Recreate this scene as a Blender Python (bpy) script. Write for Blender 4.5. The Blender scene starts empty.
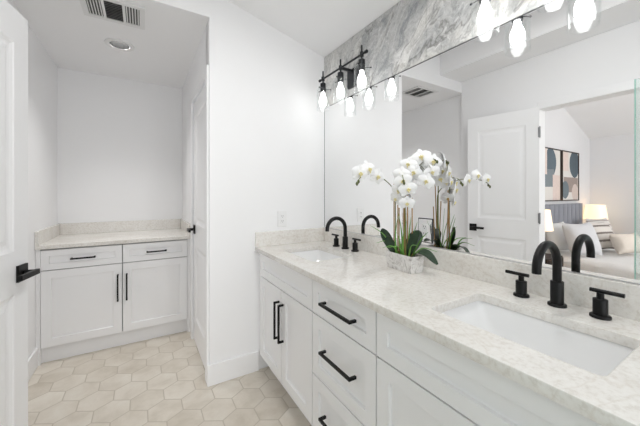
import bpy, bmesh, math, random
from mathutils import Vector, Matrix, Euler

random.seed(7)
PI = math.pi
sc = bpy.context.scene
COL = sc.collection

# ------------------------------------------------------------------ camera
CAM_H = 1.24
cam_d = bpy.data.cameras.new('camera')
cam_d.sensor_fit = 'HORIZONTAL'
cam_d.sensor_width = 36.0
cam_d.lens = 292.0 / 640.0 * 36.0
cam_d.shift_y = -(213.0 - 194.0) / 640.0
cam_d.clip_start = 0.02
cam = bpy.data.objects.new('camera', cam_d)
cam.location = (0, 0, CAM_H)
cam.rotation_euler = (PI / 2, 0, -math.atan2(0.5198, 0.8538))
COL.objects.link(cam)
sc.camera = cam

# ------------------------------------------------------------------ world, lights, exposure
world = bpy.data.worlds.new('world')
sc.world = world
world.use_nodes = True
world.node_tree.nodes['Background'].inputs[0].default_value = (0.85, 0.92, 1.0, 1)
world.node_tree.nodes['Background'].inputs[1].default_value = 0.6

BULB_NEAR_END_WALL, BULB_NEAR_CAMERA = 2.8, 5.2


def area(name, loc, rot, sx, sy, power, color=(1, 1, 1)):
    d = bpy.data.lights.new(name, 'AREA')
    d.shape = 'RECTANGLE'
    d.size = sx
    d.size_y = sy
    d.energy = power
    d.color = color
    o = bpy.data.objects.new(name, d)
    o.location = loc
    o.rotation_euler = rot
    COL.objects.link(o)
    return o


# added fill light at a made-up, unseen window behind the camera, faces +y
area('rear_fill', (0.35, -2.76, 1.50), (PI / 2 + 0.30, 0, 0), 1.5, 1.5, 7.0, (1.0, 0.99, 0.98))
# added fill light at an unseen, made-up bedroom window, faces +y
area('bedroom_fill', (-2.6, -1.36, 1.45), (PI / 2 + 0.15, 0, 0), 1.6, 1.3, 20.0, (1.0, 0.99, 0.98))

sc.view_settings.view_transform = 'Standard'
sc.view_settings.look = 'None'
sc.view_settings.gamma = 1.0
sc.view_settings.use_curve_mapping = False
sc.view_settings.exposure = 1.42
sc.cycles.use_denoising = True
sc.cycles.max_bounces = 14
sc.cycles.diffuse_bounces = 7
sc.cycles.glossy_bounces = 8
sc.cycles.transmission_bounces = 8
sc.cycles.transparent_max_bounces = 24
sc.cycles.sample_clamp_indirect = 6.0
sc.cycles.blur_glossy = 0.5

# ------------------------------------------------------------------ materials


def lin(c):
    return tuple(((v / 255.0) / 12.92 if v / 255.0 <= 0.04045 else ((v / 255.0 + 0.055) / 1.055) ** 2.4) for v in c)


class NT:
    """Small node-tree writer."""

    def __init__(self, name):
        self.m = bpy.data.materials.new(name)
        self.m.use_nodes = True
        self.t = self.m.node_tree
        self.n = self.t.nodes
        self.b = self.n['Principled BSDF']
        self.out = self.n['Material Output']

    def new(self, kind, **kw):
        n = self.n.new(kind)
        for k, v in kw.items():
            setattr(n, k, v)
        return n

    def link(self, a, b):
        self.t.links.new(a, b)

    def val(self, x, sock):
        if hasattr(x, 'is_output') or hasattr(x, 'links'):
            self.link(x, sock)
        else:
            sock.default_value = x

    def math(self, op, a, b=None, c=None):
        n = self.new('ShaderNodeMath', operation=op)
        self.val(a, n.inputs[0])
        if b is not None:
            self.val(b, n.inputs[1])
        if c is not None:
            self.val(c, n.inputs[2])
        return n.outputs[0]

    def vmath(self, op, a, b=None):
        n = self.new('ShaderNodeVectorMath', operation=op)
        self.val(a, n.inputs[0])
        if b is not None:
            self.val(b, n.inputs[1])
        return n.outputs['Value'] if op in ('DOT_PRODUCT', 'LENGTH', 'DISTANCE') else n.outputs['Vector']

    def coord(self, which='Object'):
        return self.new('ShaderNodeTexCoord').outputs[which]

    def pos(self):
        return self.new('ShaderNodeNewGeometry').outputs['Position']

    def noise(self, vec, scale, detail=4.0, rough=0.55, dist=0.0):
        n = self.new('ShaderNodeTexNoise')
        self.link(vec, n.inputs['Vector'])
        n.inputs['Scale'].default_value = scale
        n.inputs['Detail'].default_value = detail
        n.inputs['Roughness'].default_value = rough
        n.inputs['Distortion'].default_value = dist
        return n

    def ramp(self, fac, stops):
        n = self.new('ShaderNodeValToRGB')
        self.link(fac, n.inputs['Fac'])
        cr = n.color_ramp
        while len(cr.elements) < len(stops):
            cr.elements.new(0.5)
        for e, (p, c) in zip(cr.elements, stops):
            e.position = p
            e.color = (*c[:3], 1) if not isinstance(c, (int, float)) else (c, c, c, 1)
        return n.outputs['Color']

    def mix(self, fac, a, b, blend='MIX'):
        n = self.new('ShaderNodeMix', data_type='RGBA', blend_type=blend)
        self.val(fac, n.inputs[0])
        for x, s in ((a, n.inputs[6]), (b, n.inputs[7])):
            if isinstance(x, tuple):
                s.default_value = (*x[:3], 1)
            else:
                self.link(x, s)
        return n.outputs[2]

    def bump(self, height, strength=0.1, distance=0.01):
        n = self.new('ShaderNodeBump')
        n.inputs['Strength'].default_value = strength
        n.inputs['Distance'].default_value = distance
        self.link(height, n.inputs['Height'])
        self.link(n.outputs['Normal'], self.b.inputs['Normal'])

    def set(self, color=None, rough=None, metal=None, spec=None):
        if color is not None:
            if isinstance(color, tuple):
                self.b.inputs['Base Color'].default_value = (*color[:3], 1)
            else:
                self.link(color, self.b.inputs['Base Color'])
        if rough is not None:
            self.val(rough, self.b.inputs['Roughness'])
        if metal is not None:
            self.b.inputs['Metallic'].default_value = metal
        if spec is not None:
            self.b.inputs['Specular IOR Level'].default_value = spec
        return self


def paint(name, c, rough=0.6, grain=0.0, spec=0.4):
    k = NT(name)
    n = k.noise(k.coord(), 3.0, 3.0)
    base = lin(c)
    col = k.mix(n.outputs['Fac'], tuple(v * 0.985 for v in base), base)
    k.set(col, rough, 0.0, spec)
    if grain:
        g = k.noise(k.coord(), 260.0, 2.0)
        k.bump(g.outputs['Fac'], grain, 0.002)
    return k.m


M = {}
M['wall'] = paint('wall_paint', (245, 245, 246), 0.75, 0.06, 0.25)
M['ceiling'] = paint('ceiling_paint', (245, 245, 246), 0.85, 0.06, 0.2)
M['trim'] = paint('trim_paint', (245, 245, 246), 0.38)
M['door'] = paint('door_paint', (245, 245, 246), 0.36)
M['cabinet'] = paint('cabinet_paint', (245, 245, 246), 0.36)
M['toe'] = paint('toe_paint', (240, 240, 241), 0.5)
M['carcass'] = paint('carcass_gap_shade', (168, 168, 170), 0.6)  # grey chosen to darken the gaps between fronts, shade put into colour
M['plastic'] = paint('white_plastic', (240, 240, 240), 0.3)
M['slot'] = paint('dark_slot', (60, 60, 62), 0.5)
M['vent_white'] = paint('vent_enamel', (232, 232, 232), 0.4)
M['baffle'] = paint('black_baffle', (18, 18, 18), 1.0, 0, 0.0)
M['vent_dark'] = paint('vent_duct_shade', (95, 95, 95), 0.8)  # shade behind the slats, put into the colour of a flat sheet
M['bed_wall'] = paint('bedroom_paint', (226, 226, 227), 0.8, 0.05, 0.2)
M['bed_ceiling'] = paint('bedroom_ceiling_paint', (236, 236, 236), 0.85, 0.05, 0.2)


def metal(name, c, rough, met=1.0, spec=0.5):
    k = NT(name)
    n = k.noise(k.coord(), 40.0, 2.0)
    r = k.math('MULTIPLY_ADD', n.outputs['Fac'], 0.08, rough)
    k.set(lin(c), r, met, spec)
    return k.m


M['black'] = metal('matte_black_metal', (9, 9, 10), 0.36, 0.0, 0.28)
M['black_lamp'] = metal('black_lamp_metal', (30, 32, 36), 0.34, 0.4)
M['steel'] = metal('brushed_steel', (200, 200, 202), 0.25)
M['nickel'] = metal('satin_nickel_hinge', (150, 150, 152), 0.35)
M['edge'] = metal('mirror_edge_grey', (66, 68, 70), 0.5, 0.0)


def mirror_mat():
    k = NT('mirror_silver')
    n = k.noise(k.coord(), 2.0, 1.0)
    c = k.mix(n.outputs['Fac'], (0.915, 0.917, 0.917), (0.922, 0.924, 0.924))
    k.set(c, 0.0, 1.0)
    return k.m


M['mirror'] = mirror_mat()


def thin_glass(name, tint, haze=0.0, boost=0.5):
    """Clear pane: see-through tint mixed with a sharp reflection by Fresnel."""
    k = NT(name)
    tr = k.new('ShaderNodeBsdfTransparent')
    tr.inputs['Color'].default_value = (*tint, 1)
    gl = k.new('ShaderNodeBsdfGlossy')
    gl.inputs['Roughness'].default_value = 0.02
    gl.inputs['Color'].default_value = (0.95, 0.97, 0.97, 1)
    lw = k.new('ShaderNodeLayerWeight')
    lw.inputs['Blend'].default_value = 0.5
    f = k.math('MULTIPLY_ADD', k.math('POWER', lw.outputs['Facing'], 3.0), boost, 0.025)
    mx = k.new('ShaderNodeMixShader')
    k.link(f, mx.inputs['Fac'])
    k.link(tr.outputs[0], mx.inputs[1])
    k.link(gl.outputs[0], mx.inputs[2])
    last = mx.outputs[0]
    if haze:
        df = k.new('ShaderNodeBsdfDiffuse')
        df.inputs['Color'].default_value = (0.80, 0.92, 0.88, 1)
        m2 = k.new('ShaderNodeMixShader')
        m2.inputs['Fac'].default_value = haze
        k.link(last, m2.inputs[1])
        k.link(df.outputs[0], m2.inputs[2])
        last = m2.outputs[0]
    k.link(last, k.out.inputs['Surface'])
    return k.m


M['shade_glass'] = thin_glass('clear_lamp_glass', (0.985, 0.988, 0.988))
M['shower_glass'] = thin_glass('shower_glass', (0.955, 0.98, 0.974), 0.17)
M['shower_edge'] = paint('green_glass_edge', (150, 196, 184), 0.2)


def emitter(name, c, strength):
    k = NT(name)
    k.set(c, 0.4)
    k.b.inputs['Emission Color'].default_value = (*c, 1)
    k.b.inputs['Emission Strength'].default_value = strength
    return k.m


M['bulb'] = emitter('frosted_bulb', (1.0, 0.995, 0.985), BULB_NEAR_END_WALL)
M['bulb_bright'] = emitter('bright_frosted_bulb', (1.0, 0.995, 0.985), BULB_NEAR_CAMERA)
M['lit_shade'] = emitter('lit_linen_shade', (1.0, 0.80, 0.54), 0.34)


def quartz():
    k = NT('pale_quartz')
    p = k.coord()
    a = k.noise(p, 5.0, 5.0, 0.6, 0.4)
    b = k.noise(p, 75.0, 4.0, 0.65)
    c = k.noise(p, 2.2, 4.0, 0.55, 1.6)
    base = k.ramp(a.outputs['Fac'], [(0.33, lin((219, 214, 208))), (0.52, lin((231, 228, 223))), (0.72, lin((238, 236, 232)))])
    speck = k.ramp(b.outputs['Fac'], [(0.34, lin((198, 190, 179))), (0.50, lin((231, 228, 223))), (0.66, lin((241, 239, 236)))])
    col = k.mix(0.38, base, speck)
    v = k.math('ABSOLUTE', k.math('SUBTRACT', c.outputs['Fac'], 0.5))
    vein = k.ramp(v, [(0.0, 1.0), (0.014, 0.0)])
    col = k.mix(k.math('MULTIPLY', vein, 0.22), col, lin((196, 184, 168)))
    k.set(col, 0.2, 0.0, 0.5)
    return k.m


M['quartz'] = quartz()


def marble():
    k = NT('grey_swirled_marble')
    p = k.pos()
    def mapping(v, rot=(0, 0, 0), scale=(1, 1, 1)):
        n = k.new('ShaderNodeMapping')
        k.link(v, n.inputs['Vector'])
        n.inputs['Rotation'].default_value = rot
        n.inputs['Scale'].default_value = scale
        return n.outputs['Vector']
    q = mapping(mapping(p, (math.radians(50), 0, 0)), (0, 0, 0), (1.0, 0.5, 1.25))
    w1 = k.noise(q, 2.2, 4.0, 0.55)
    off = k.vmath('MULTIPLY', k.vmath('SUBTRACT', w1.outputs['Color'], (0.5, 0.5, 0.5)), (0.55, 0.8, 0.8))
    q2 = k.vmath('ADD', q, off)
    w2 = k.noise(q2, 7.0, 5.0, 0.6)
    off2 = k.vmath('MULTIPLY', k.vmath('SUBTRACT', w2.outputs['Color'], (0.5, 0.5, 0.5)), (0.14, 0.2, 0.2))
    q3 = k.vmath('ADD', q2, off2)
    big = k.noise(q2, 1.9, 5.0, 0.55, 0.3)
    mid = k.noise(q3, 5.5, 8.0, 0.66, 0.6)
    fine = k.noise(q3, 13.0, 8.0, 0.7, 0.8)
    grain = k.noise(p, 70.0, 6.0, 0.75)
    base = k.ramp(big.outputs['Fac'], [(0.34, lin((118, 124, 132))), (0.44, lin((172, 174, 177))), (0.54, lin((206, 205, 202))), (0.64, lin((236, 235, 233)))])
    f2 = k.ramp(mid.outputs['Fac'], [(0.36, lin((104, 106, 110))), (0.46, lin((176, 176, 175))), (0.53, lin((214, 212, 207))), (0.64, lin((243, 241, 238)))])
    col = k.mix(0.5, base, f2)

    def vein(src, at, width, amount, c):
        v = k.math('ABSOLUTE', k.math('SUBTRACT', src.outputs['Fac'], at))
        return k.mix(k.math('MULTIPLY', k.ramp(v, [(0.0, 1.0), (width, 0.0)]), amount), col, lin(c))
    col = vein(big, 0.47, 0.012, 0.75, (84, 82, 78))
    col = vein(mid, 0.44, 0.012, 0.65, (92, 90, 86))
    col = vein(mid, 0.55, 0.010, 0.55, (126, 120, 110))
    col = vein(fine, 0.47, 0.020, 0.45, (104, 102, 98))
    col = vein(fine, 0.58, 0.018, 0.5, (246, 245, 243))
    g = k.ramp(grain.outputs['Fac'], [(0.38, lin((140, 140, 140))), (0.6, lin((240, 240, 240)))])
    col = k.mix(0.16, col, g)
    k.set(col, 0.28, 0.0, 0.4)
    return k.m


M['marble'] = marble()


def hex_floor():
    k = NT('cream_hexagon_tile')
    p = k.pos()
    W = 0.175
    sub = k.vmath('SUBTRACT', p, (0.5515, 1.742, 0.0))
    q = k.vmath('MULTIPLY', sub, (1 / W, 1 / W, 0.0))
    S = (1.0, math.sqrt(3), 1.0)
    H = (0.5, math.sqrt(3) / 2, 0.5)

    def cell(v):
        # centred modulo
        m = k.new('ShaderNodeVectorMath', operation='WRAP')
        k.link(v, m.inputs[0])
        m.inputs[1].default_value = H
        m.inputs[2].default_value = (-H[0], -H[1], -H[2])
        return m.outputs[0]
    a = cell(q)
    b = cell(k.vmath('SUBTRACT', q, H))
    a = k.vmath('MULTIPLY', a, (1, 1, 0))
    b = k.vmath('MULTIPLY', b, (1, 1, 0))
    da = k.vmath('DOT_PRODUCT', a, a)
    db = k.vmath('DOT_PRODUCT', b, b)
    pick = k.math('LESS_THAN', da, db)
    mx = k.new('ShaderNodeMix', data_type='VECTOR')
    k.link(pick, mx.inputs[0])
    k.link(b, mx.inputs[4])
    k.link(a, mx.inputs[5])
    g = mx.outputs[1]
    idv = k.vmath('SUBTRACT', q, g)
    ag = k.vmath('ABSOLUTE', g)
    sx = k.new('ShaderNodeSeparateXYZ')
    k.link(ag, sx.inputs[0])
    d2 = k.vmath('DOT_PRODUCT', ag, (0.5, math.sqrt(3) / 2, 0))
    e = k.math('SUBTRACT', 0.5, k.math('MAXIMUM', sx.outputs[0], d2))
    line = k.ramp(e, [(0.008, 0.0), (0.022, 1.0)])          # 0 = grout
    snap = k.vmath('FLOOR', k.vmath('ADD', k.vmath('MULTIPLY', idv, (2, 2 / math.sqrt(3), 0)), (0.5, 0.5, 0.5)))
    wn = k.new('ShaderNodeTexWhiteNoise', noise_dimensions='3D')
    k.link(snap, wn.inputs['Vector'])
    shift = k.vmath('MULTIPLY', wn.outputs['Color'], (9.0, 9.0, 9.0))
    vec = k.vmath('ADD', p, shift)
    cl = k.noise(vec, 6.5, 5.0, 0.6, 0.3)
    fine = k.noise(p, 70.0, 4.0, 0.6)
    tile = k.ramp(cl.outputs['Fac'], [(0.30, lin((200, 191, 176))), (0.50, lin((222, 214, 202))), (0.70, lin((234, 229, 219)))])
    tint = k.mix(wn.outputs['Value'], lin((206, 198, 186)), lin((236, 231, 222)))
    tile = k.mix(0.34, tile, tint)
    tile = k.mix(k.math('MULTIPLY', fine.outputs['Fac'], 0.18), tile, lin((170, 156, 134)))
    col = k.mix(line, lin((192, 183, 169)), tile)
    r = k.math('MULTIPLY_ADD', line, -0.25, 0.75)
    k.set(col, r, 0.0, 0.4)
    k.bump(line, 0.5, 0.0015)
    return k.m


M['floor'] = hex_floor()


def fabric(name, c1, c2, scale=160.0, rough=0.9, bump=0.25):
    k = NT(name)
    n = k.noise(k.coord(), scale, 3.0, 0.6)
    big = k.noise(k.coord(), 7.0, 3.0)
    col = k.mix(n.outputs['Fac'], lin(c1), lin(c2))
    col = k.mix(k.math('MULTIPLY', big.outputs['Fac'], 0.15), col, lin(c1))
    k.set(col, rough, 0.0, 0.2)
    k.bump(n.outputs['Fac'], bump, 0.003)
    return k.m


def striped(name, c1, c2, axis, freq, thresh=0.72):
    k = NT(name)
    s = k.new('ShaderNodeSeparateXYZ')
    k.link(k.coord(), s.inputs[0])
    n = k.noise(k.coord(), 90.0, 2.0)
    w = k.math('SINE', k.math('MULTIPLY_ADD', s.outputs[axis], freq, k.math('MULTIPLY', n.outputs['Fac'], 0.9)))
    f = k.ramp(w, [(thresh, 0.0), (min(1.0, thresh + 0.12), 1.0)])
    k.set(k.mix(f, lin(c1), lin(c2)), 0.9, 0.0, 0.2)
    k.bump(n.outputs['Fac'], 0.3, 0.003)
    return k.m


M['headboard'] = fabric('grey_upholstery', (132, 134, 142), (154, 156, 163))
M['linen'] = fabric('white_linen', (218, 218, 217), (232, 232, 231))
M['linen_grey'] = fabric('stone_linen', (200, 200, 202), (216, 216, 218))
M['beige'] = fabric('oatmeal_knit', (206, 196, 184), (222, 214, 204), 90.0, 0.95, 0.5)
M['duvet'] = fabric('white_bedspread', (218, 217, 215), (234, 233, 231), 60.0, 0.95, 0.5)
M['stripe'] = striped('striped_linen', (216, 211, 205), (128, 120, 114), 2, 62.0, 0.62)
M['stripe2'] = striped('fine_striped_linen', (214, 210, 206), (170, 164, 158), 2, 90.0, 0.55)
M['wood_dark'] = fabric('dark_wood', (48, 40, 36), (64, 54, 48), 30.0, 0.5, 0.05)
M['bed_floor'] = fabric('oak_floorboard', (170, 158, 144), (190, 178, 164), 20.0, 0.5, 0.05)
M['lamp_base'] = paint('dark_ceramic', (58, 56, 54), 0.3)
M['porcelain'] = paint('white_porcelain', (243, 243, 243), 0.08, 0, 0.6)


def art(name, shapes, ground):
    """Soft abstract colour fields; shapes = (cx, cz, rx, rz, colour) in object space."""
    k = NT(name)
    c = k.coord()
    n = k.noise(c, 5.0, 4.0)
    w = k.vmath('ADD', c, k.vmath('MULTIPLY', k.vmath('SUBTRACT', n.outputs['Color'], (0.5, 0.5, 0.5)), (0.03, 0, 0.03)))
    col = None
    g = lin(ground)
    col = k.mix(n.outputs['Fac'], g, tuple(v * 0.93 for v in g))
    for (cx, cz, rx, rz, cc, box) in shapes:
        d = k.vmath('MULTIPLY', k.vmath('SUBTRACT', w, (cx, 0, cz)), (1 / rx, 0, 1 / rz))
        if box:
            s = k.new('ShaderNodeSeparateXYZ')
            k.link(k.vmath('ABSOLUTE', d), s.inputs[0])
            r = k.math('MAXIMUM', s.outputs[0], s.outputs[2])
        else:
            r = k.vmath('LENGTH', d)
        f = k.math('LESS_THAN', r, 1.0)
        tex = k.noise(c, 26.0, 3.0)
        b = lin(cc)
        sh = k.mix(tex.outputs['Fac'], b, tuple(min(1, v * 1.25) for v in b))
        col = k.mix(f, col, sh)
    k.set(col, 0.8, 0.0, 0.2)
    return k.m


def leaf_mat(name, c1, c2, rough=0.35):
    k = NT(name)
    n = k.noise(k.coord(), 18.0, 3.0)
    k.set(k.mix(n.outputs['Fac'], lin(c1), lin(c2)), rough, 0.0, 0.5)
    return k.m


M['leaf'] = leaf_mat('dark_orchid_leaf', (16, 38, 20), (32, 62, 34))
M['blade'] = leaf_mat('bright_grass_blade', (70, 126, 48), (118, 168, 74), 0.5)
M['stem'] = leaf_mat('green_flower_stem', (84, 96, 44), (120, 122, 62), 0.5)
M['stake'] = leaf_mat('tan_bamboo_stake', (150, 112, 66), (186, 148, 98), 0.6)
M['bud'] = leaf_mat('green_bud', (62, 74, 38), (96, 100, 56), 0.5)
M['moss'] = leaf_mat('brown_moss', (72, 66, 44), (110, 98, 66), 0.9)


def petal_mat():
    k = NT('white_orchid_petal')
    n = k.noise(k.coord(), 30.0, 3.0)
    k.set(k.mix(n.outputs['Fac'], (0.86, 0.86, 0.87), (0.93, 0.93, 0.93)), 0.55, 0.0, 0.3)
    k.b.inputs['Subsurface Weight'].default_value = 0.0
    return k.m


M['petal'] = petal_mat()
M['lip'] = leaf_mat('yellow_orchid_lip', (226, 208, 120), (240, 232, 190), 0.5)


def pot_mat():
    k = NT('grey_veined_planter')
    p = k.coord()
    n = k.noise(p, 22.0, 6.0, 0.6, 2.2)
    col = k.ramp(n.outputs['Fac'], [(0.32, lin((172, 168, 164))), (0.44, lin((220, 217, 214))), (0.58, lin((236, 234, 232))), (0.68, lin((206, 202, 198)))])
    k.set(col, 0.4, 0.0, 0.4)
    return k.m


M['pot'] = pot_mat()

# ------------------------------------------------------------------ mesh helpers


def obj(name, bm, mat, parent=None, smooth=False, bevel=0.0, seg=2, angle=40):
    me = bpy.data.meshes.new(name)
    bmesh.ops.recalc_face_normals(bm, faces=bm.faces[:])
    bm.to_mesh(me)
    bm.free()
    if isinstance(mat, (list, tuple)):
        for m in mat:
            me.materials.append(m)
    else:
        me.materials.append(mat)
    if smooth:
        for p in me.polygons:
            p.use_smooth = True
    o = bpy.data.objects.new(name, me)
    COL.objects.link(o)
    if parent is not None:
        o.parent = parent
    if bevel:
        b = o.modifiers.new('soft edge', 'BEVEL')
        b.width = bevel
        b.segments = seg
        b.limit_method = 'ANGLE'
        b.angle_limit = math.radians(angle)
    if smooth:
        me.set_sharp_from_angle(angle=math.radians(50))
    return o


def tag(o, label, cat, group=None):
    o['label'] = label
    o['category'] = cat
    if group:
        o['group'] = group
    return o


def empty(name, loc=(0, 0, 0), rz=0.0, label=None, cat=None, group=None):
    o = bpy.data.objects.new(name, None)
    o.empty_display_size = 0.05
    o.location = loc
    o.rotation_euler = (0, 0, rz)
    COL.objects.link(o)
    if label:
        tag(o, label, cat, group)
    return o


def struct(o):
    o['kind'] = 'structure'
    return o


def copy_tree(o, parent=None):
    c = o.copy()
    COL.objects.link(c)
    c.parent = parent
    for ch in list(o.children):
        copy_tree(ch, c)
    return c


def NB():
    return bmesh.new()


def box(bm, lo, hi, mi=0, rot=None):
    x0, y0, z0 = lo
    x1, y1, z1 = hi
    vs = [bm.verts.new(v) for v in ((x0, y0, z0), (x1, y0, z0), (x1, y1, z0), (x0, y1, z0), (x0, y0, z1), (x1, y0, z1), (x1, y1, z1), (x0, y1, z1))]
    fs = []
    for f in ((0, 3, 2, 1), (4, 5, 6, 7), (0, 1, 5, 4), (1, 2, 6, 5), (2, 3, 7, 6), (3, 0, 4, 7)):
        fc = bm.faces.new([vs[i] for i in f])
        fc.material_index = mi
        fs.append(fc)
    if rot is not None:
        c = (Vector(lo) + Vector(hi)) / 2
        bmesh.ops.rotate(bm, verts=vs, cent=c, matrix=rot)
    return vs


def cbox(bm, c, s, mi=0, rot=None):
    return box(bm, [c[i] - s[i] / 2 for i in range(3)], [c[i] + s[i] / 2 for i in range(3)], mi, rot)


def lathe(bm, prof, cx=0, cy=0, cz=0, seg=24, axis='z', closed=False):
    rings = []
    for r, z in prof:
        ring = []
        for i in range(seg):
            a = 2 * PI * i / seg
            p = (r * math.cos(a), r * math.sin(a), z)
            if axis == 'x':
                p = (p[2], p[0], p[1])
            elif axis == 'y':
                p = (p[0], p[2], p[1])
            ring.append(bm.verts.new((p[0] + cx, p[1] + cy, p[2] + cz)))
        rings.append(ring)
    n = len(rings)
    rng = range(n) if closed else range(n - 1)
    for k in rng:
        a, b = rings[k], rings[(k + 1) % n]
        for i in range(seg):
            j = (i + 1) % seg
            bm.faces.new((a[i], a[j], b[j], b[i]))
    if not closed:
        bm.faces.new(rings[0][::-1])
        bm.faces.new(rings[-1])


def tube(bm, pts, rad, seg=10):
    pts = [Vector(p) for p in pts]
    n = len(pts)
    rads = rad if isinstance(rad, (list, tuple)) else [rad] * n
    rings = []
    up = None
    for i, p in enumerate(pts):
        t = (pts[min(i + 1, n - 1)] - pts[max(i - 1, 0)]).normalized()
        if up is None:
            ref = Vector((0, 0, 1)) if abs(t.z) < 0.9 else Vector((1, 0, 0))
            up = (ref - t * ref.dot(t)).normalized()
        else:
            up = (up - t * up.dot(t)).normalized()
        side = t.cross(up)
        rings.append([bm.verts.new(p + (up * math.cos(2 * PI * k / seg) + side * math.sin(2 * PI * k / seg)) * rads[i]) for k in range(seg)])
    for a, b in zip(rings, rings[1:]):
        for k in range(seg):
            j = (k + 1) % seg
            bm.faces.new((a[k], a[j], b[j], b[k]))
    bm.faces.new(rings[0][::-1])
    bm.faces.new(rings[-1])


def spline(ctrl, n=24):
    """Catmull-Rom through control points."""
    P = [Vector(c) for c in ctrl]
    P = [P[0] * 2 - P[1]] + P + [P[-1] * 2 - P[-2]]
    out = []
    segs = len(P) - 3
    for s in range(segs):
        p0, p1, p2, p3 = P[s:s + 4]
        m = max(2, n // segs)
        for i in range(m):
            t = i / m
            out.append(0.5 * ((2 * p1) + (p2 - p0) * t + (2 * p0 - 5 * p1 + 4 * p2 - p3) * t * t + (3 * p1 - p0 - 3 * p2 + p3) * t ** 3))
    out.append(P[-2])
    return out


def rrect(cx, cy, hx, hy, r, n=6):
    out = []
    for (sx, sy, a0) in ((1, 1, 0), (-1, 1, 90), (-1, -1, 180), (1, -1, 270)):
        for i in range(n + 1):
            a = math.radians(a0 + 90 * i / n)
            out.append((cx + sx * (hx - r) + r * math.cos(a), cy + sy * (hy - r) + r * math.sin(a)))
    return out


def plate(outline, holes, z0, z1, bevel=0.0):
    """Flat slab with holes, as a bmesh (filled 2D curve turned into a mesh)."""
    cu = bpy.data.curves.new('tmp', 'CURVE')
    cu.dimensions = '2D'
    cu.fill_mode = 'BOTH'
    cu.extrude = (z1 - z0) / 2 - bevel
    cu.bevel_depth = bevel
    cu.bevel_resolution = 2
    for ring in [outline] + holes:
        s = cu.splines.new('POLY')
        s.points.add(len(ring) - 1)
        for p, (x, y) in zip(s.points, ring):
            p.co = (x, y, 0, 1)
        s.use_cyclic_u = True
    if bevel:
        cu.offset = -bevel
    t = bpy.data.objects.new('tmp', cu)
    COL.objects.link(t)
    dg = bpy.context.evaluated_depsgraph_get()
    me = bpy.data.meshes.new_from_object(t.evaluated_get(dg))
    bm = NB()
    bm.from_mesh(me)
    bmesh.ops.remove_doubles(bm, verts=bm.verts[:], dist=1e-5)
    bmesh.ops.translate(bm, verts=bm.verts[:], vec=(0, 0, (z0 + z1) / 2))
    bpy.data.objects.remove(t)
    bpy.data.curves.remove(cu)
    bpy.data.meshes.remove(me)
    return bm


def panel_face(bm, x0, x1, z0, z1, y, sgn, rings):
    """Nested rectangle steps inside one cell: rings = [(inset, depth)...]; depth goes into the leaf."""
    def rect(i, d):
        yy = y + sgn * d
        return [bm.verts.new(v) for v in ((x0 + i, yy, z0 + i), (x1 - i, yy, z0 + i), (x1 - i, yy, z1 - i), (x0 + i, yy, z1 - i))]
    prev = rect(0, 0)
    for (i, d) in rings:
        cur = rect(i, d)
        for k in range(4):
            j = (k + 1) % 4
            bm.faces.new((prev[k], prev[j], cur[j], cur[k]))
        prev = cur
    bm.faces.new(prev)


def panelled(w, h, t, panels, rings, both=False):
    """Leaf with recessed panels. x 0..w, z 0..h, front at y=0 (faces -y), back at y=t."""
    bm = NB()
    xs = sorted({0, w} | {p[0] for p in panels} | {p[1] for p in panels})
    zs = sorted({0, h} | {p[2] for p in panels} | {p[3] for p in panels})
    for y, sgn, on in ((0, 1, True), (t, -1, both)):
        for a, b in zip(xs, xs[1:]):
            for c, d in zip(zs, zs[1:]):
                hit = on and any(abs(a - p[0]) < 1e-6 and abs(b - p[1]) < 1e-6 and p[2] <= c + 1e-6 and d <= p[3] + 1e-6 for p in panels)
                if hit:
                    panel_face(bm, a, b, c, d, y, sgn, rings)
                else:
                    bm.faces.new([bm.verts.new(v) for v in ((a, y, c), (b, y, c), (b, y, d), (a, y, d))])
    for a, b in zip(xs, xs[1:]):
        for z in (0, h):
            bm.faces.new([bm.verts.new(v) for v in ((a, 0, z), (b, 0, z), (b, t, z), (a, t, z))])
    for c, d in zip(zs, zs[1:]):
        for x in (0, w):
            bm.faces.new([bm.verts.new(v) for v in ((x, 0, c), (x, 0, d), (x, t, d), (x, t, c))])
    bmesh.ops.remove_doubles(bm, verts=bm.verts[:], dist=1e-5)
    return bm


# ------------------------------------------------------------------ key planes
XM = 1.2515        # mirror face
XW = 1.2615        # wall behind mirror
YE = 1.988         # end wall
XC = 0.372         # outside corner / right wall of the alcove
YN = 3.49          # back of the alcove
XL = -0.655        # left wall of the alcove
XO = -0.580        # wall opposite the mirror
YR = -2.80         # rear wall
YB = -1.40         # bedroom rear wall
ZN = 2.385         # alcove ceiling
Z_CM = 2.335       # vaulted ceiling at the mirror wall
SLOPE = 0.26
XS = -0.20         # soffit face
ZS = 2.50          # soffit underside
BX0, BY1 = -4.33, 1.95   # bedroom far wall, bedroom art wall
XB = XO - 0.12     # bedroom side of the opposite wall


def zc(x):
    return Z_CM + SLOPE * (XW - x)


# ------------------------------------------------------------------ structure
b = NB(); box(b, (XO - 0.02, YR - 0.1, -0.06), (XW + 0.1, YE + 0.12, 0)); box(b, (XL - 0.05, YE + 0.12, -0.06), (XC + 0.6, YN + 0.1, 0))
struct(obj('floor', b, M['floor']))

# mirror wall
b = NB(); box(b, (XW, YR - 0.1, 0), (XW + 0.1, YE + 0.1, 2.6))
struct(obj('wall_right', b, M['wall']))
# end wall with header over the alcove
b = NB()
box(b, (XC, YE, 0), (XW, YE + 0.10, 3.0))
box(b, (XL - 0.10, YE, ZN), (XC, YE + 0.10, 3.0))
struct(obj('wall_end', b, M['wall']))
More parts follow.
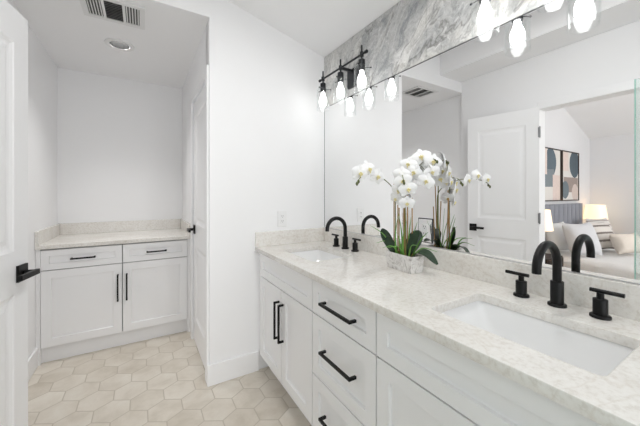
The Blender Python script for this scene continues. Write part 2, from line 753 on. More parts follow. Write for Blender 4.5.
# alcove right wall with a door opening
D2Y0, D2Y1, D2H = 2.065, 2.70, 2.02
b = NB()
box(b, (XC, YE + 0.10, 0), (XC + 0.10, D2Y0, ZN))
box(b, (XC, D2Y1, 0), (XC + 0.10, YN, ZN))
box(b, (XC, D2Y0, D2H), (XC + 0.10, D2Y1, ZN))
struct(obj('wall_alcove_right', b, M['wall']))
b = NB(); box(b, (XL - 0.10, YN, 0), (XC + 0.10, YN + 0.10, ZN))
struct(obj('wall_alcove_back', b, M['wall']))
b = NB(); box(b, (XL - 0.10, YE + 0.10, 0), (XL, YN, ZN))
box(b, (XL - 0.10, YE, 0), (XL, YE + 0.10, ZN))
struct(obj('wall_alcove_left', b, M['wall']))
CANX, CANY, CANR = -0.147, 2.715, 0.068
b = plate([(XL - 0.10, YE + 0.10), (XC + 0.10, YE + 0.10), (XC + 0.10, YN + 0.10), (XL - 0.10, YN + 0.10)],
          [[(CANX + (CANR + 0.001) * math.cos(2 * PI * i / 40), CANY + (CANR + 0.001) * math.sin(2 * PI * i / 40)) for i in range(40)]], ZN, ZN + 0.14)
struct(obj('ceiling_alcove', b, M['ceiling']))
# opposite wall with the doorway to the bedroom
D1Y0, D1Y1, D1H = 0.565, 1.237, 2.01
b = NB()
box(b, (XB, D1Y1, 0), (XO, YE, 3.0))
box(b, (XB, YR - 0.1, 0), (XO, D1Y0, 3.0))
box(b, (XB, D1Y0, D1H), (XO, D1Y1, 3.0))
struct(obj('wall_left', b, M['wall']))
# rear wall; its unseen window is added to hold the fill light
WX0, WX1, WZ0, WZ1 = -0.42, 1.12, 0.75, 2.25
b = NB()
box(b, (XO, YR - 0.10, 0), (WX0, YR, 3.0))
box(b, (WX1, YR - 0.10, 0), (XW, YR, 3.0))
box(b, (WX0, YR - 0.10, 0), (WX1, YR, WZ0))
box(b, (WX0, YR - 0.10, WZ1), (WX1, YR, 3.0))
struct(obj('wall_rear', b, M['wall']))
b = NB()
box(b, (WX0, YR - 0.09, WZ0), (WX1, YR - 0.02, WZ0 + 0.05))
box(b, (WX0, YR - 0.09, WZ1 - 0.05), (WX1, YR - 0.02, WZ1))
for xa in (WX0, WX1 - 0.05, (WX0 + WX1) / 2 - 0.025):
    box(b, (xa, YR - 0.09, WZ0 + 0.05), (xa + 0.05, YR - 0.02, WZ1 - 0.05))
w1 = struct(obj('added_window_1', b, M['trim']))
b = NB(); box(b, (WX0 + 0.02, YR - 0.06, WZ0 + 0.02), (WX1 - 0.02, YR - 0.054, WZ1 - 0.02))
obj('pane', b, M['shade_glass'], w1)
# vaulted ceiling
b = NB()
vs = [b.verts.new(p) for p in ((XW + 0.05, YR - 0.1, zc(XW + 0.05)), (XS - 0.02, YR - 0.1, zc(XS - 0.02)), (XS - 0.02, YE + 0.02, zc(XS - 0.02)), (XW + 0.05, YE + 0.02, zc(XW + 0.05)))]
f = b.faces.new(vs)
r = bmesh.ops.extrude_face_region(b, geom=[f])
bmesh.ops.translate(b, verts=[v for v in r['geom'] if isinstance(v, bmesh.types.BMVert)], vec=(0, 0, 0.1))
struct(obj('ceiling', b, M['ceiling']))
b = NB(); box(b, (XO, YR, ZS), (XS, YE, 3.0))
struct(obj('ceiling_soffit', b, M['ceiling']))

# bedroom shell
b = NB(); box(b, (BX0 - 0.1, YB - 0.1, -0.06), (XO - 0.02, BY1 + 0.1, 0))
struct(obj('floor_bedroom', b, M['bed_floor']))
BH = 2.22
BS = 0.36


def zb(x):
    return BH + BS * (x - BX0)


b = NB()
vs = [b.verts.new(p) for p in ((BX0, BY1, 0), (XB, BY1, 0), (XB, BY1, zb(XB)), (BX0, BY1, BH))]
f = b.faces.new(vs)
r = bmesh.ops.extrude_face_region(b, geom=[f])
bmesh.ops.translate(b, verts=[v for v in r['geom'] if isinstance(v, bmesh.types.BMVert)], vec=(0, 0.02, 0))
struct(obj('wall_bedroom_end', b, M['bed_wall']))
b = NB(); box(b, (BX0 - 0.1, YB - 0.1, 0), (BX0, BY1 + 0.1, BH + 0.02))
struct(obj('wall_bedroom_far', b, M['bed_wall']))
b = NB()
bwx0, bwx1, bwz0, bwz1 = -3.4, -1.8, 0.8, 2.1
box(b, (BX0, YB - 0.1, 0), (bwx0, YB, 2.5)); box(b, (bwx1, YB - 0.1, 0), (XB, YB, 3.6))
box(b, (bwx0, YB - 0.1, 0), (bwx1, YB, bwz0)); box(b, (bwx0, YB - 0.1, bwz1), (bwx1, YB, 3.2))
struct(obj('wall_bedroom_rear', b, M['bed_wall']))
b = NB()
box(b, (bwx0, YB - 0.09, bwz0), (bwx1, YB - 0.02, bwz0 + 0.05)); box(b, (bwx0, YB - 0.09, bwz1 - 0.05), (bwx1, YB - 0.02, bwz1))
for xa in (bwx0, bwx1 - 0.05, (bwx0 + bwx1) / 2 - 0.025):
    box(b, (xa, YB - 0.09, bwz0 + 0.05), (xa + 0.05, YB - 0.02, bwz1 - 0.05))
w2 = struct(obj('added_window_2', b, M['trim']))  # unseen window, added to go with the bedroom fill light
b = NB(); box(b, (bwx0 + 0.02, YB - 0.06, bwz0 + 0.02), (bwx1 - 0.02, YB - 0.054, bwz1 - 0.02))
obj('pane', b, M['shade_glass'], w2)
b = NB()
vs = [b.verts.new(p) for p in ((BX0 - 0.1, YB - 0.1, zb(BX0 - 0.1)), (XB + 0.06, YB - 0.1, zb(XB + 0.06)), (XB + 0.06, BY1 + 0.1, zb(XB + 0.06)), (BX0 - 0.1, BY1 + 0.1, zb(BX0 - 0.1)))]
f = b.faces.new(vs)
r = bmesh.ops.extrude_face_region(b, geom=[f])
bmesh.ops.translate(b, verts=[v for v in r['geom'] if isinstance(v, bmesh.types.BMVert)], vec=(0, 0, 0.08))
struct(obj('ceiling_bedroom', b, M['bed_ceiling']))
b = NB(); box(b, (XB - 0.002, YB, 2.9), (XO - 0.02, BY1, 3.7))
struct(obj('wall_bedroom_door', b, M['bed_wall']))

# baseboards
BBH, BBT = 0.135, 0.015


def base_profile(bm, lo, hi):
    box(bm, lo, hi)


b = NB(); box(b, (XC - BBT, YE - BBT, 0), (0.70, YE, BBH)); box(b, (XC - BBT, YE, 0), (XC, 2.005, BBH))
struct(obj('baseboard_end', b, M['trim'], bevel=0.004))
b = NB(); box(b, (XL, YE + 0.0, 0), (XL + BBT, 2.885, BBH))
struct(obj('baseboard_alcove', b, M['trim'], bevel=0.004))
b = NB(); box(b, (XO, 1.315, 0), (XO + BBT, YE, BBH)); box(b, (XO, YR, 0), (XO + BBT, D1Y0 - 0.065, BBH))
struct(obj('baseboard_left', b, M['trim'], bevel=0.004))

# door casings
CW, CT = 0.062, 0.014


def casing(name, bmfun):
    b = NB()
    bmfun(b)
    return struct(obj(name, b, M['trim'], bevel=0.003))


def cas2(b):
    x0, x1 = XC - CT, XC
    box(b, (x0, D2Y0 - CW, 0), (x1, D2Y0 + 0.004, D2H + CW))
    box(b, (x0, D2Y1 - 0.004, 0), (x1, D2Y1 + CW, D2H + CW))
    box(b, (x0, D2Y0 + 0.004, D2H - 0.004), (x1, D2Y1 - 0.004, D2H + CW))


casing('trim_1', cas2)


def cas1(b):
    for x0, x1 in ((XO, XO + CT), (XB - CT, XB)):
        box(b, (x0, D1Y0 - CW, 0), (x1, D1Y0, D1H + CW))
        box(b, (x0, D1Y1, 0), (x1, D1Y1 + CW, D1H + CW))
        box(b, (x0, D1Y0, D1H), (x1, D1Y1, D1H + CW))


casing('trim_2', cas1)

# ------------------------------------------------------------------ doors
DOOR_RINGS = [(0.004, 0.004), (0.016, 0.009), (0.030, 0.010), (0.052, 0.004)]


def make_lever(parent, x, z, sgn, y=0.0):
    b = NB(); cbox(b, (x, y - 0.005, z), (0.068, 0.010, 0.072))
    o = obj('door_handle', b, M['black'], parent, bevel=0.0015)
    b = NB()
    lathe(b, [(0.011, y - 0.052), (0.011, y - 0.010)], x, 0, z, 16, 'y')
    box(b, (min(x - sgn * 0.012, x + sgn * 0.118), y - 0.062, z - 0.011), (max(x - sgn * 0.012, x + sgn * 0.118), y - 0.046, z + 0.011))
    obj('lever', b, M['black'], o, bevel=0.0015)
    return o


# open bathroom door: local x runs from hinge to free edge, front (-y local) faces the room
HX, HY = -0.566, 1.225
FX, FY = -0.444, 1.830
DW = math.hypot(HX - FX, HY - FY)
d1 = struct(empty('door_1', (HX, HY, 0), math.atan2(FY - HY, FX - HX)))
s = 0.10
bm = panelled(DW, 2.02, 0.035, [(s, DW - s, 0.20, 0.80), (s, DW - s, 0.985, 1.875)], DOOR_RINGS, both=True)
bmesh.ops.translate(bm, verts=bm.verts[:], vec=(0, 0, 0.01))
obj('door_leaf', bm, M['door'], d1, bevel=0.0015)
make_lever(d1, DW - 0.055, 0.895, -1, 0.0)
for hz in (0.25, 1.02, 1.80):
    b = NB(); lathe(b, [(0.007, hz - 0.05), (0.007, hz + 0.05)], -0.004, -0.004, 0, 12); cbox(b, (0.005, -0.0008, hz), (0.010, 0.0016, 0.09))
    obj('hinge', b, M['nickel'], d1)

# closed door in the alcove's right wall: front looks -x
dw2 = D2Y1 - D2Y0 - 0.012
d2 = struct(empty('door_2', (XC + 0.004, D2Y1 - 0.006, 0), -PI / 2))
s = 0.105
bm = panelled(dw2, 2.0, 0.035, [(s, dw2 - s, 0.20, 0.80), (s, dw2 - s, 0.985, 1.875)], DOOR_RINGS)
bmesh.ops.translate(bm, verts=bm.verts[:], vec=(0, 0, 0.01))
obj('door_leaf', bm, M['door'], d2, bevel=0.0015)
make_lever(d2, 0.06, 0.945, 1, 0.0)
for hz in (0.25, 1.08, 1.80):
    b = NB(); lathe(b, [(0.007, hz - 0.05), (0.007, hz + 0.05)], dw2 + 0.002, -0.010, 0, 12)
    obj('hinge', b, M['nickel'], d2)

# ------------------------------------------------------------------ cabinets (front looks -y locally, front plane of the doors at y=0)
SHAKER = [(0.001, 0.011), (0.003, 0.012)]
T = 0.019
GAP = 0.0030


def shaker_front(name, parent, x0, x1, z0, z1, rail=0.058):
    w, h = x1 - x0 - 2 * GAP, z1 - z0 - 2 * GAP
    bm = panelled(w, h, T, [(rail, w - rail, rail, h - rail)], SHAKER)
    bmesh.ops.translate(bm, verts=bm.verts[:], vec=(x0 + GAP, 0, z0 + GAP))
    return obj(name, bm, M['cabinet'], parent, bevel=0.0012)


def bar_pull(parent, c, length, vertical):
    b = NB()
    hs = 0.0055
    x, z = c
    L = length / 2
    if vertical:
        box(b, (x - hs, -0.036, z - L), (x + hs, -0.025, z + L))
        for s_ in (-1, 1):
            box(b, (x - hs, -0.026, z + s_ * (L - hs) - hs), (x + hs, 0.0, z + s_ * (L - hs) + hs))
    else:
        box(b, (x - L, -0.036, z - hs), (x + L, -0.025, z + hs))
        for s_ in (-1, 1):
            box(b, (x + s_ * (L - hs) - hs, -0.026, z - hs), (x + s_ * (L - hs) + hs, 0.0, z + hs))
    return obj('handle', b, M['black'], parent, bevel=0.001)


ZT, ZB, ZD, ZTOP = 0.84, 0.12, 0.673, 0.832


def carcass(parent, w, depth, toe_y):
    b = NB()
    t = 0.018
    y0 = T + 0.004
    box(b, (-w / 2, y0, ZB), (-w / 2 + t, depth, ZT))
    box(b, (w / 2 - t, y0, ZB), (w / 2, depth, ZT))
    box(b, (-w / 2 + t, y0, ZB), (w / 2 - t, depth, ZB + t))
    box(b, (-w / 2 + t, depth - 0.008, ZB + t), (w / 2 - t, depth, ZT))
    box(b, (-w / 2 + t, y0, ZB + t), (w / 2 - t, y0 + 0.006, ZT))
    obj('body', b, M['carcass'], parent)
    b = NB()
    box(b, (-w / 2, toe_y, 0), (w / 2, toe_y + 0.016, ZB))
    obj('toe_kick', b, M['toe'], parent)


def sink_cabinet(yc, w, label):
    t = empty('sink_cabinet', (0.700, yc, 0), -PI / 2, label, 'cabinet', 'white vanity cabinets')
    carcass(t, w, 0.535, 0.075)
    shaker_front('false_drawer_front', t, -w / 2, w / 2, ZD, ZTOP, 0.05)
    for sx, x0, x1 in ((1, -w / 2, 0), (-1, 0, w / 2)):
        d = shaker_front('door', t, x0, x1, ZB, ZD)
        bar_pull(d, (-sx * 0.030, 0.490), 0.222, True)
    return t


V0, V1, V2, V3 = 1.955, 1.223, 0.772, 0.03
sink_cabinet((V0 + V1) / 2, V0 - V1, 'white double-door sink cabinet standing against the end wall with the outlet')
sink_cabinet((V2 + V3) / 2, V2 - V3, 'white shaker sink cabinet under the large sink, with plain wide front panel')
t = empty('drawer_cabinet', (0.700, (V1 + V2) / 2, 0), -PI / 2, 'white cabinet with a stack of three drawers and black bar pulls, between two sink cabinets', 'cabinet')
w = V1 - V2
carcass(t, w, 0.535, 0.075)
for z0, z1, rl_, hz_ in ((ZD, ZTOP, 0.05, 0.001), (0.382, ZD, 0.058, 0.010), (ZB, 0.382, 0.058, -0.006)):
    d = shaker_front('drawer', t, -w / 2, w / 2, z0, z1, rl_)
    bar_pull(d, (0.004, (z0 + z1) / 2 + hz_), 0.226, False)

# filler strip at the end wall belongs to the first cabinet's side
b = NB(); box(b, (0.712, V0, ZB), (1.235, YE - 0.001, ZT))
obj('filler', b, M['cabinet'], None)
fil = bpy.data.objects['filler']
fil.parent = [o for o in COL.objects if o.name == 'sink_cabinet'][0]
fil.matrix_parent_inverse = (Matrix.Translation((0.700, (V0 + V1) / 2, 0)) @ Matrix.Rotation(-PI / 2, 4, 'Z')).inverted()

# alcove cabinet
ncx = (XL + XC) / 2
nw = XC - XL - 0.05
t = empty('linen_cabinet', (ncx, 2.850, 0), 0, 'low white two-door cabinet with two drawers in the alcove', 'cabinet')
carcass(t, nw, 0.60, 0.040)
mid = -0.137 - ncx
for x0, x1 in ((-nw / 2, mid), (mid, nw / 2)):
    d = shaker_front('drawer', t, x0, x1, ZD + 0.008, ZTOP, 0.045)
    bar_pull(d, ((x0 + x1) / 2, (ZD + ZTOP) / 2 + 0.004), 0.150, False)
for sx, x0, x1 in ((1, -nw / 2, mid), (-1, mid, nw / 2)):
    d = shaker_front('door', t, x0, x1, ZB, ZD + 0.008)
    bar_pull(d, (mid - sx * 0.030, 0.490), 0.212, True)
for x0, x1 in ((-nw / 2 - 0.024, -nw / 2), (nw / 2, nw / 2 + 0.024)):
    b = NB(); box(b, (x0, 0.006, 0.0), (x1, 0.6, ZT)); obj('filler', b, M['cabinet'], t)

# ------------------------------------------------------------------ countertops
CT0, CT1 = 0.8405, 0.870
SINKS = [(0.938, 1.590), (0.938, 0.415)]
SHX, SHY = 0.142, 0.210
ct = empty('vanity_countertop', (0.95, 1.0, CT0), 0, 'long pale speckled quartz vanity top with two sink cut-outs and backsplash', 'countertop')


def local(o, root):
    o.parent = root
    o.matrix_parent_inverse = (Matrix.Translation(root.location) @ root.rotation_euler.to_matrix().to_4x4()).inverted()
    return o


bm = plate([(0.676, 0.0), (1.2535, 0.0), (1.2535, YE - 0.001), (0.676, YE - 0.001)], [rrect(x, y, SHX, SHY, 0.018) for x, y in SINKS], CT0, CT1)
local(obj('slab', bm, M['quartz'], None, bevel=0.002), ct)
b = NB(); box(b, (1.2335, 0.0, CT1), (1.2535, YE - 0.0215, 0.972))
local(obj('backsplash', b, M['quartz'], None, bevel=0.0015), ct)
b = NB(); box(b, (0.676, YE - 0.021, CT1), (1.2535, YE - 0.001, 0.972))
local(obj('side_splash', b, M['quartz'], None, bevel=0.0015), ct)

nt = empty('alcove_countertop', (ncx, 3.1, CT0), 0, 'short quartz counter with backsplash on the low alcove cabinet', 'countertop')
b = NB(); box(b, (XL + 0.001, 2.828, CT0), (XC - 0.001, YN - 0.001, CT1)); local(obj('slab', b, M['quartz'], None, bevel=0.002), nt)
b = NB(); box(b, (XL + 0.022, YN - 0.021, CT1), (XC - 0.022, YN - 0.001, 0.972)); local(obj('backsplash', b, M['quartz'], None, bevel=0.0015), nt)
for x0 in (XL + 0.001, XC - 0.021):
    b = NB(); box(b, (x0, 2.828, CT1), (x0 + 0.020, YN - 0.001, 0.972)); local(obj('side_splash', b, M['quartz'], None, bevel=0.0015), nt)

# ------------------------------------------------------------------ sinks


def make_sink(x, y, label):
    r = empty('sink', (x, y, CT0), 0, label, 'sink', 'undermount vanity sinks')
    bm = NB()
    rings = []
    inner = [(SHX + 0.004, SHY + 0.004, 0.020, -0.0015), (SHX + 0.002, SHY + 0.002, 0.022, -0.010), (SHX - 0.005, SHY - 0.022, 0.030, -0.060), (SHX - 0.014, SHY - 0.052, 0.036, -0.105),
             (SHX - 0.026, SHY - 0.082, 0.040, -0.126), (SHX - 0.050, SHY - 0.115, 0.040, -0.135), (0.030, 0.030, 0.0299, -0.142)]
    outer = [(0.040, 0.040, 0.0399, -0.154), (SHX - 0.040, SHY - 0.065, 0.05, -0.147), (SHX - 0.006, SHY - 0.018, 0.05, -0.115), (SHX + 0.012, SHY + 0.010, 0.035, -0.030), (SHX + 0.022, SHY + 0.022, 0.03, -0.014), (SHX + 0.022, SHY + 0.022, 0.03, -0.0015)]
    for hx, hy, rr, z in inner + outer:
        rings.append([bm.verts.new((px, py, z)) for px, py in rrect(0, 0, hx, hy, rr, 6)])
    n = len(rings)
    m = len(rings[0])
    for k in range(n):
        a, c = rings[k], rings[(k + 1) % n]
        if k == len(inner) - 1:
            continue
        for i in range(m):
            j = (i + 1) % m
            bm.faces.new((a[i], a[j], c[j], c[i]))
    bm.faces.new(rings[len(inner) - 1])
    bm.faces.new(rings[len(inner)])
    obj('basin', bm, M['porcelain'], r, smooth=True)
    b = NB(); lathe(b, [(0.024, -0.1418), (0.024, -0.139), (0.021, -0.1375), (0.006, -0.1365)], 0, 0, 0, 24)
    obj('drain', b, M['black'], r, smooth=True)
    return r


make_sink(*SINKS[0], 'small-looking white undermount basin next to the end wall')
make_sink(*SINKS[1], 'white rectangular undermount basin set in the near end of the vanity top')

# ------------------------------------------------------------------ faucets


def make_faucet(y, label):
    r = empty('faucet', (1.174, y, CT1 + 0.0006), 0, label, 'faucet', 'black widespread faucets')
    b = NB()
    lathe(b, [(0.026, 0.0), (0.026, 0.006), (0.0245, 0.008), (0.0185, 0.0085), (0.0185, 0.080), (0.0175, 0.081), (0.0128, 0.0815)], 0, 0, 0, 28)
    obj('spout_base', b, M['black'], r, smooth=True)
    R = 0.0725
    pts = [(0, 0, 0.080), (0, 0, 0.105)]
    for i in range(0, 19):
        a = PI * i / 18
        pts.append((-R + R * math.cos(a), 0, 0.136 + R * math.sin(a)))
    pts += [(-2 * R, 0, 0.126)]
    b = NB(); tube(b, pts, 0.0125, 20)
    obj('spout', b, M['black'], r, smooth=True)
    for s_ in (1, -1):
        yy = s_ * 0.107
        b = NB()
        lathe(b, [(0.025, 0.0), (0.025, 0.006), (0.0235, 0.008), (0.0175, 0.0085), (0.0175, 0.054), (0.0165, 0.055), (0.009, 0.0555), (0.009, 0.074)], 0, yy, 0, 24)
        h = obj('handle', b, M['black'], r, smooth=True)
        b = NB()
        lathe(b, [(0.0062, min(yy - s_ * 0.024, yy + s_ * 0.052)), (0.0062, max(yy - s_ * 0.024, yy + s_ * 0.052))], 0, 0, 0.078, 16, 'y')
        obj('lever', b, M['black'], h, smooth=True)
    return r


make_faucet(1.600, 'black gooseneck faucet behind the basin beside the end wall')
make_faucet(0.418, 'black gooseneck faucet in front of the reflected bedroom doorway')

# ------------------------------------------------------------------ mirror, marble
ZM1 = 1.930
mr = empty('wall_mirror', (XW, 1.0, 0.9735), 0, 'wide frameless mirror above the vanity backsplash', 'mirror')
b = NB(); box(b, (XM, 0.0, 0.976), (XW - 0.001, YE - 0.004, ZM1 - 0.003)); local(obj('glass', b, M['mirror']), mr)
b = NB(); box(b, (XM - 0.001, 0.0, ZM1 - 0.003), (XW - 0.001, YE - 0.004, ZM1)); box(b, (XM - 0.001, YE - 0.004, 0.976), (XW - 0.001, YE - 0.001, ZM1))
local(obj('edge_strip', b, M['edge']), mr)
b = NB(); box(b, (XM - 0.003, 0.0, 0.9725), (XW - 0.001, YE - 0.0225, 0.976)); local(obj('bottom_channel', b, M['steel']), mr)

mb = empty('marble_panel', (XW, 1.0, ZM1), 0, 'grey swirled marble cladding between mirror and sloping ceiling', 'wall panel')
for y0, y1 in ((1.0007, YE - 0.001), (0.0, 0.9993)):
    b = NB(); box(b, (XM - 0.003, y0, ZM1 + 0.001), (XW - 0.0005, y1, Z_CM - 0.001)); local(obj('slab', b, M['marble'], None, bevel=0.0008), mb)

# ------------------------------------------------------------------ outlets


def make_outlet(loc, rz, label, plate_mat, rim=False):
    r = empty('wall_outlet', loc, rz, label, 'outlet', 'duplex outlets')
    if rim:
        b = NB(); cbox(b, (0, -0.002, 0), (0.088, 0.004, 0.126)); obj('rim', b, M['edge'], r, bevel=0.001)
    b = NB(); cbox(b, (0, -0.003, 0), (0.080 if rim else 0.072, 0.006, 0.118 if rim else 0.116)); obj('cover_plate', b, plate_mat, r, bevel=0.002)
    b = NB(); cbox(b, (0, -0.007, 0), (0.035, 0.004, 0.068)); rc = obj('receptacle', b, M['plastic'], r, bevel=0.001)
    for dz in (-0.018, 0.018):
        b = NB()
        cbox(b, (-0.006, -0.0092, dz + 0.003), (0.0022, 0.0006, 0.009)); cbox(b, (0.006, -0.0092, dz + 0.003), (0.0022, 0.0006, 0.007))
        cbox(b, (0, -0.0092, dz - 0.007), (0.004, 0.0006, 0.004))
        obj('slots', b, M['slot'], rc)
    return r


make_outlet((0.882, YE - 0.0005, 1.058), 0, 'white duplex outlet on the end wall above the backsplash', M['plastic'])
make_outlet((XM - 0.0005, 1.005, 1.052), -PI / 2, 'small outlet with clear mirrored plate fixed to the mirror behind the orchid', M['mirror'], True)

# ------------------------------------------------------------------ vanity lights


def make_vanity_light(yc, label, bulb_mat):
    XL_ = 1.128
    XP = XM - 0.0035
    r = empty('vanity_light', (XP, yc, 2.08), 0, label, 'light fixture', 'three-bulb vanity lights')
    dx = XL_ - XP
    b = NB(); box(b, (-0.020, -0.062, -0.105), (0, 0.062, 0.02)); obj('back_plate', b, M['black_lamp'], r, bevel=0.002)
    b = NB(); box(b, (dx, -0.008, -0.008), (-0.020, 0.008, 0.008)); obj('arm', b, M['black_lamp'], r, bevel=0.001)
    b = NB(); lathe(b, [(0.0065, -0.258), (0.0065, 0.258)], dx, 0, 0, 14, 'y')
    for e in (-0.262, 0.262):
        lathe(b, [(0.010, e - 0.007), (0.010, e + 0.007)], dx, 0, 0, 14, 'y')
    obj('bar', b, M['black_lamp'], r, smooth=True)
    for k in (-1, 0, 1):
        y = 0.22 * k
        b = NB()
        lathe(b, [(0.020, -0.098), (0.0205, -0.095), (0.0205, -0.036), (0.019, -0.033), (0.0055, -0.0325), (0.0055, -0.014), (0.012, -0.0135), (0.012, 0.0135), (0.0055, 0.014), (0.0055, 0.055), (0.003, 0.0575)], dx, y, 0, 22)
        s_ = obj('socket', b, M['black_lamp'], r, smooth=True)
        for q in range(3):
            a = math.radians(90 + 120 * q)
            c_, n_ = math.cos(a), math.sin(a)
            b = NB()
            tube(b, [(dx + c_ * 0.018, y + n_ * 0.018, -0.078), (dx + c_ * 0.053, y + n_ * 0.053, -0.078)], 0.0018, 8)
            tube(b, [(dx + c_ * 0.052, y + n_ * 0.052, -0.078), (dx + c_ * 0.059, y + n_ * 0.059, -0.078)], 0.0042, 10)
            obj('thumb_screw', b, M['black_lamp'], s_, smooth=True)
        b = NB()
        prof_o = [(0.0225, -0.070), (0.040, -0.072), (0.0455, -0.078), (0.0470, -0.090), (0.0470, -0.222), (0.0455, -0.232)]
        prof_i = [(0.0430, -0.232), (0.0440, -0.222), (0.0440, -0.092), (0.0425, -0.082), (0.038, -0.076), (0.0225, -0.074)]
        lathe(b, prof_o + prof_i, dx, y, 0, 32, closed=True)
        obj('glass_shade', b, M['shade_glass'], r, smooth=True)
        b = NB()
        lathe(b, [(0.012, -0.099), (0.0135, -0.112), (0.017, -0.124), (0.0245, -0.142), (0.0275, -0.158), (0.0272, -0.172), (0.0235, -0.188), (0.015, -0.199), (0.005, -0.2035)], dx, y, 0, 24)
        obj('bulb', b, bulb_mat, r, smooth=True)
    return r


make_vanity_light(1.590, 'three-bulb black vanity light near the end wall, seen whole', M['bulb'])
make_vanity_light(0.410, 'three-bulb black vanity light cut off by the upper picture edge', M['bulb_bright'])

# ------------------------------------------------------------------ alcove ceiling: vent and recessed light
vt = empty('ceiling_vent', (-0.150, 2.225, ZN), 0, 'white rectangular air vent with slats in the alcove ceiling', 'vent')
bm = plate([(-0.165, -0.135), (0.165, -0.135), (0.165, 0.135), (-0.165, 0.135)],
           [[(a, -0.105), (c, -0.105), (c, 0.105), (a, 0.105)] for a, c in ((-0.135, -0.060), (-0.045, 0.045), (0.060, 0.135))], -0.010, -0.0005)
obj('frame', bm, M['vent_white'], vt, bevel=0.001)
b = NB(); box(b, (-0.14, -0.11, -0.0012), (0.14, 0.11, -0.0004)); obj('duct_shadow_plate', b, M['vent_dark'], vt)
for a, c in ((-0.135, -0.060), (0.060, 0.135)):
    b = NB()
    n = 5
    for i in range(n):
        x = a + (c - a) * (i + 0.5) / n
        cbox(b, (x, 0, -0.006), (0.0075, 0.21, 0.0012), rot=Matrix.Rotation(math.radians(30), 3, 'Y'))
    obj('louvre_bank', b, M['vent_white'], vt)
b = NB()
for i in range(11):
    y = -0.105 + 0.21 * (i + 0.5) / 11
    cbox(b, (0, y, -0.006), (0.09, 0.019, 0.0012), rot=Matrix.Rotation(math.radians(35), 3, 'X'))
obj('louvre_bank', b, paint('vent_grey', (150, 150, 150), 0.5), vt)

CAN_WATTS = 4.6
rl_ = empty('recessed_light', (CANX, CANY, ZN), 0, 'round white recessed downlight in the alcove ceiling', 'light fixture')
b = NB(); lathe(b, [(CANR - 0.002, -0.004), (CANR + 0.002, -0.006), (0.096, -0.005), (0.098, -0.0005), (CANR - 0.002, -0.0005)], 0, 0, 0, 40, closed=True); obj('trim_ring', b, M['vent_white'], rl_, smooth=True)
b = NB(); lathe(b, [(CANR, -0.0005), (CANR, 0.120), (CANR - 0.004, 0.120), (CANR - 0.004, -0.0005)], 0, 0, 0, 40, closed=True); obj('baffle', b, M['baffle'], rl_, smooth=True)
b = NB(); lathe(b, [(CANR - 0.004, 0.116), (CANR - 0.004, 0.120)], 0, 0, 0, 40); obj('housing', b, M['baffle'], rl_)
ld = bpy.data.lights.new('downlight_lamp', 'AREA')
ld.shape = 'DISK'; ld.size = 0.10; ld.energy = CAN_WATTS; ld.color = (1.0, 0.99, 0.97)
lo = bpy.data.objects.new('downlight_lamp', ld); COL.objects.link(lo); lo.parent = rl_; lo.location = (0, 0, 0.112)

# unseen downlight added to brighten counter and cabinets, flush in the sloping ceiling
FILL_WATTS = 3.2
dl = empty('recessed_light', (0.60, 0.78, zc(0.60)), 0, 'unseen added fill downlight in the sloping ceiling in front of the vanity', 'light fixture')
dl.rotation_euler = (0, math.atan(SLOPE), 0)
b = NB(); lathe(b, [(0.070, -0.003), (0.074, -0.008), (0.096, -0.007), (0.098, -0.0005), (0.070, -0.0005)], 0, 0, 0, 40, closed=True); obj('trim_ring', b, M['vent_white'], dl, smooth=True)
b = NB(); lathe(b, [(0.0695, -0.0015), (0.0695, -0.0005)], 0, 0, 0, 40); obj('lens', b, M['plastic'], dl)
ld = bpy.data.lights.new('added_ceiling_fill', 'AREA')
ld.shape = 'DISK'; ld.size = 0.13; ld.energy = FILL_WATTS; ld.color = (1.0, 0.995, 0.985)
lo = bpy.data.objects.new('added_ceiling_fill', ld); COL.objects.link(lo); lo.parent = dl; lo.location = (0, 0, -0.0035)

# ------------------------------------------------------------------ potted orchid
PX, PY = 1.098, 1.010
orc = empty('potted_orchid', (PX, PY, CT1 + 0.0005), math.radians(-4), 'white moth orchid in a small grey-veined rectangular planter on the counter', 'potted plant')


def W(x, y, z):
    """room point -> orchid local"""
    v = Matrix.Rotation(math.radians(4), 3, 'Z') @ Vector((x - PX, y - PY, 0))
    return Vector((v.x, v.y, z - CT1))


bm = NB()
rings = []
for hx, hy, z in ((0.036, 0.083, 0.0), (0.042, 0.091, 0.080), (0.0375, 0.0865, 0.080), (0.036, 0.085, 0.062)):
    rings.append([bm.verts.new((x, y, z)) for x, y in rrect(0, 0, hx, hy, 0.0012, 2)])
for a, c in zip(rings, rings[1:]):
    for i in range(len(a)):
        j = (i + 1) % len(a)
        bm.faces.new((a[i], a[j], c[j], c[i]))
bm.faces.new(rings[0]); bm.faces.new(rings[-1])
obj('planter', bm, M['pot'], orc, bevel=0.0008)
bm = NB()
bmesh.ops.create_grid(bm, x_segments=12, y_segments=26, size=1.0)
for v in bm.verts:
    v.co = Vector((v.co.x * 0.036, v.co.y * 0.085, 0.068 + random.uniform(-0.003, 0.006)))
mo = obj('moss', bm, M['moss'], orc, smooth=True)


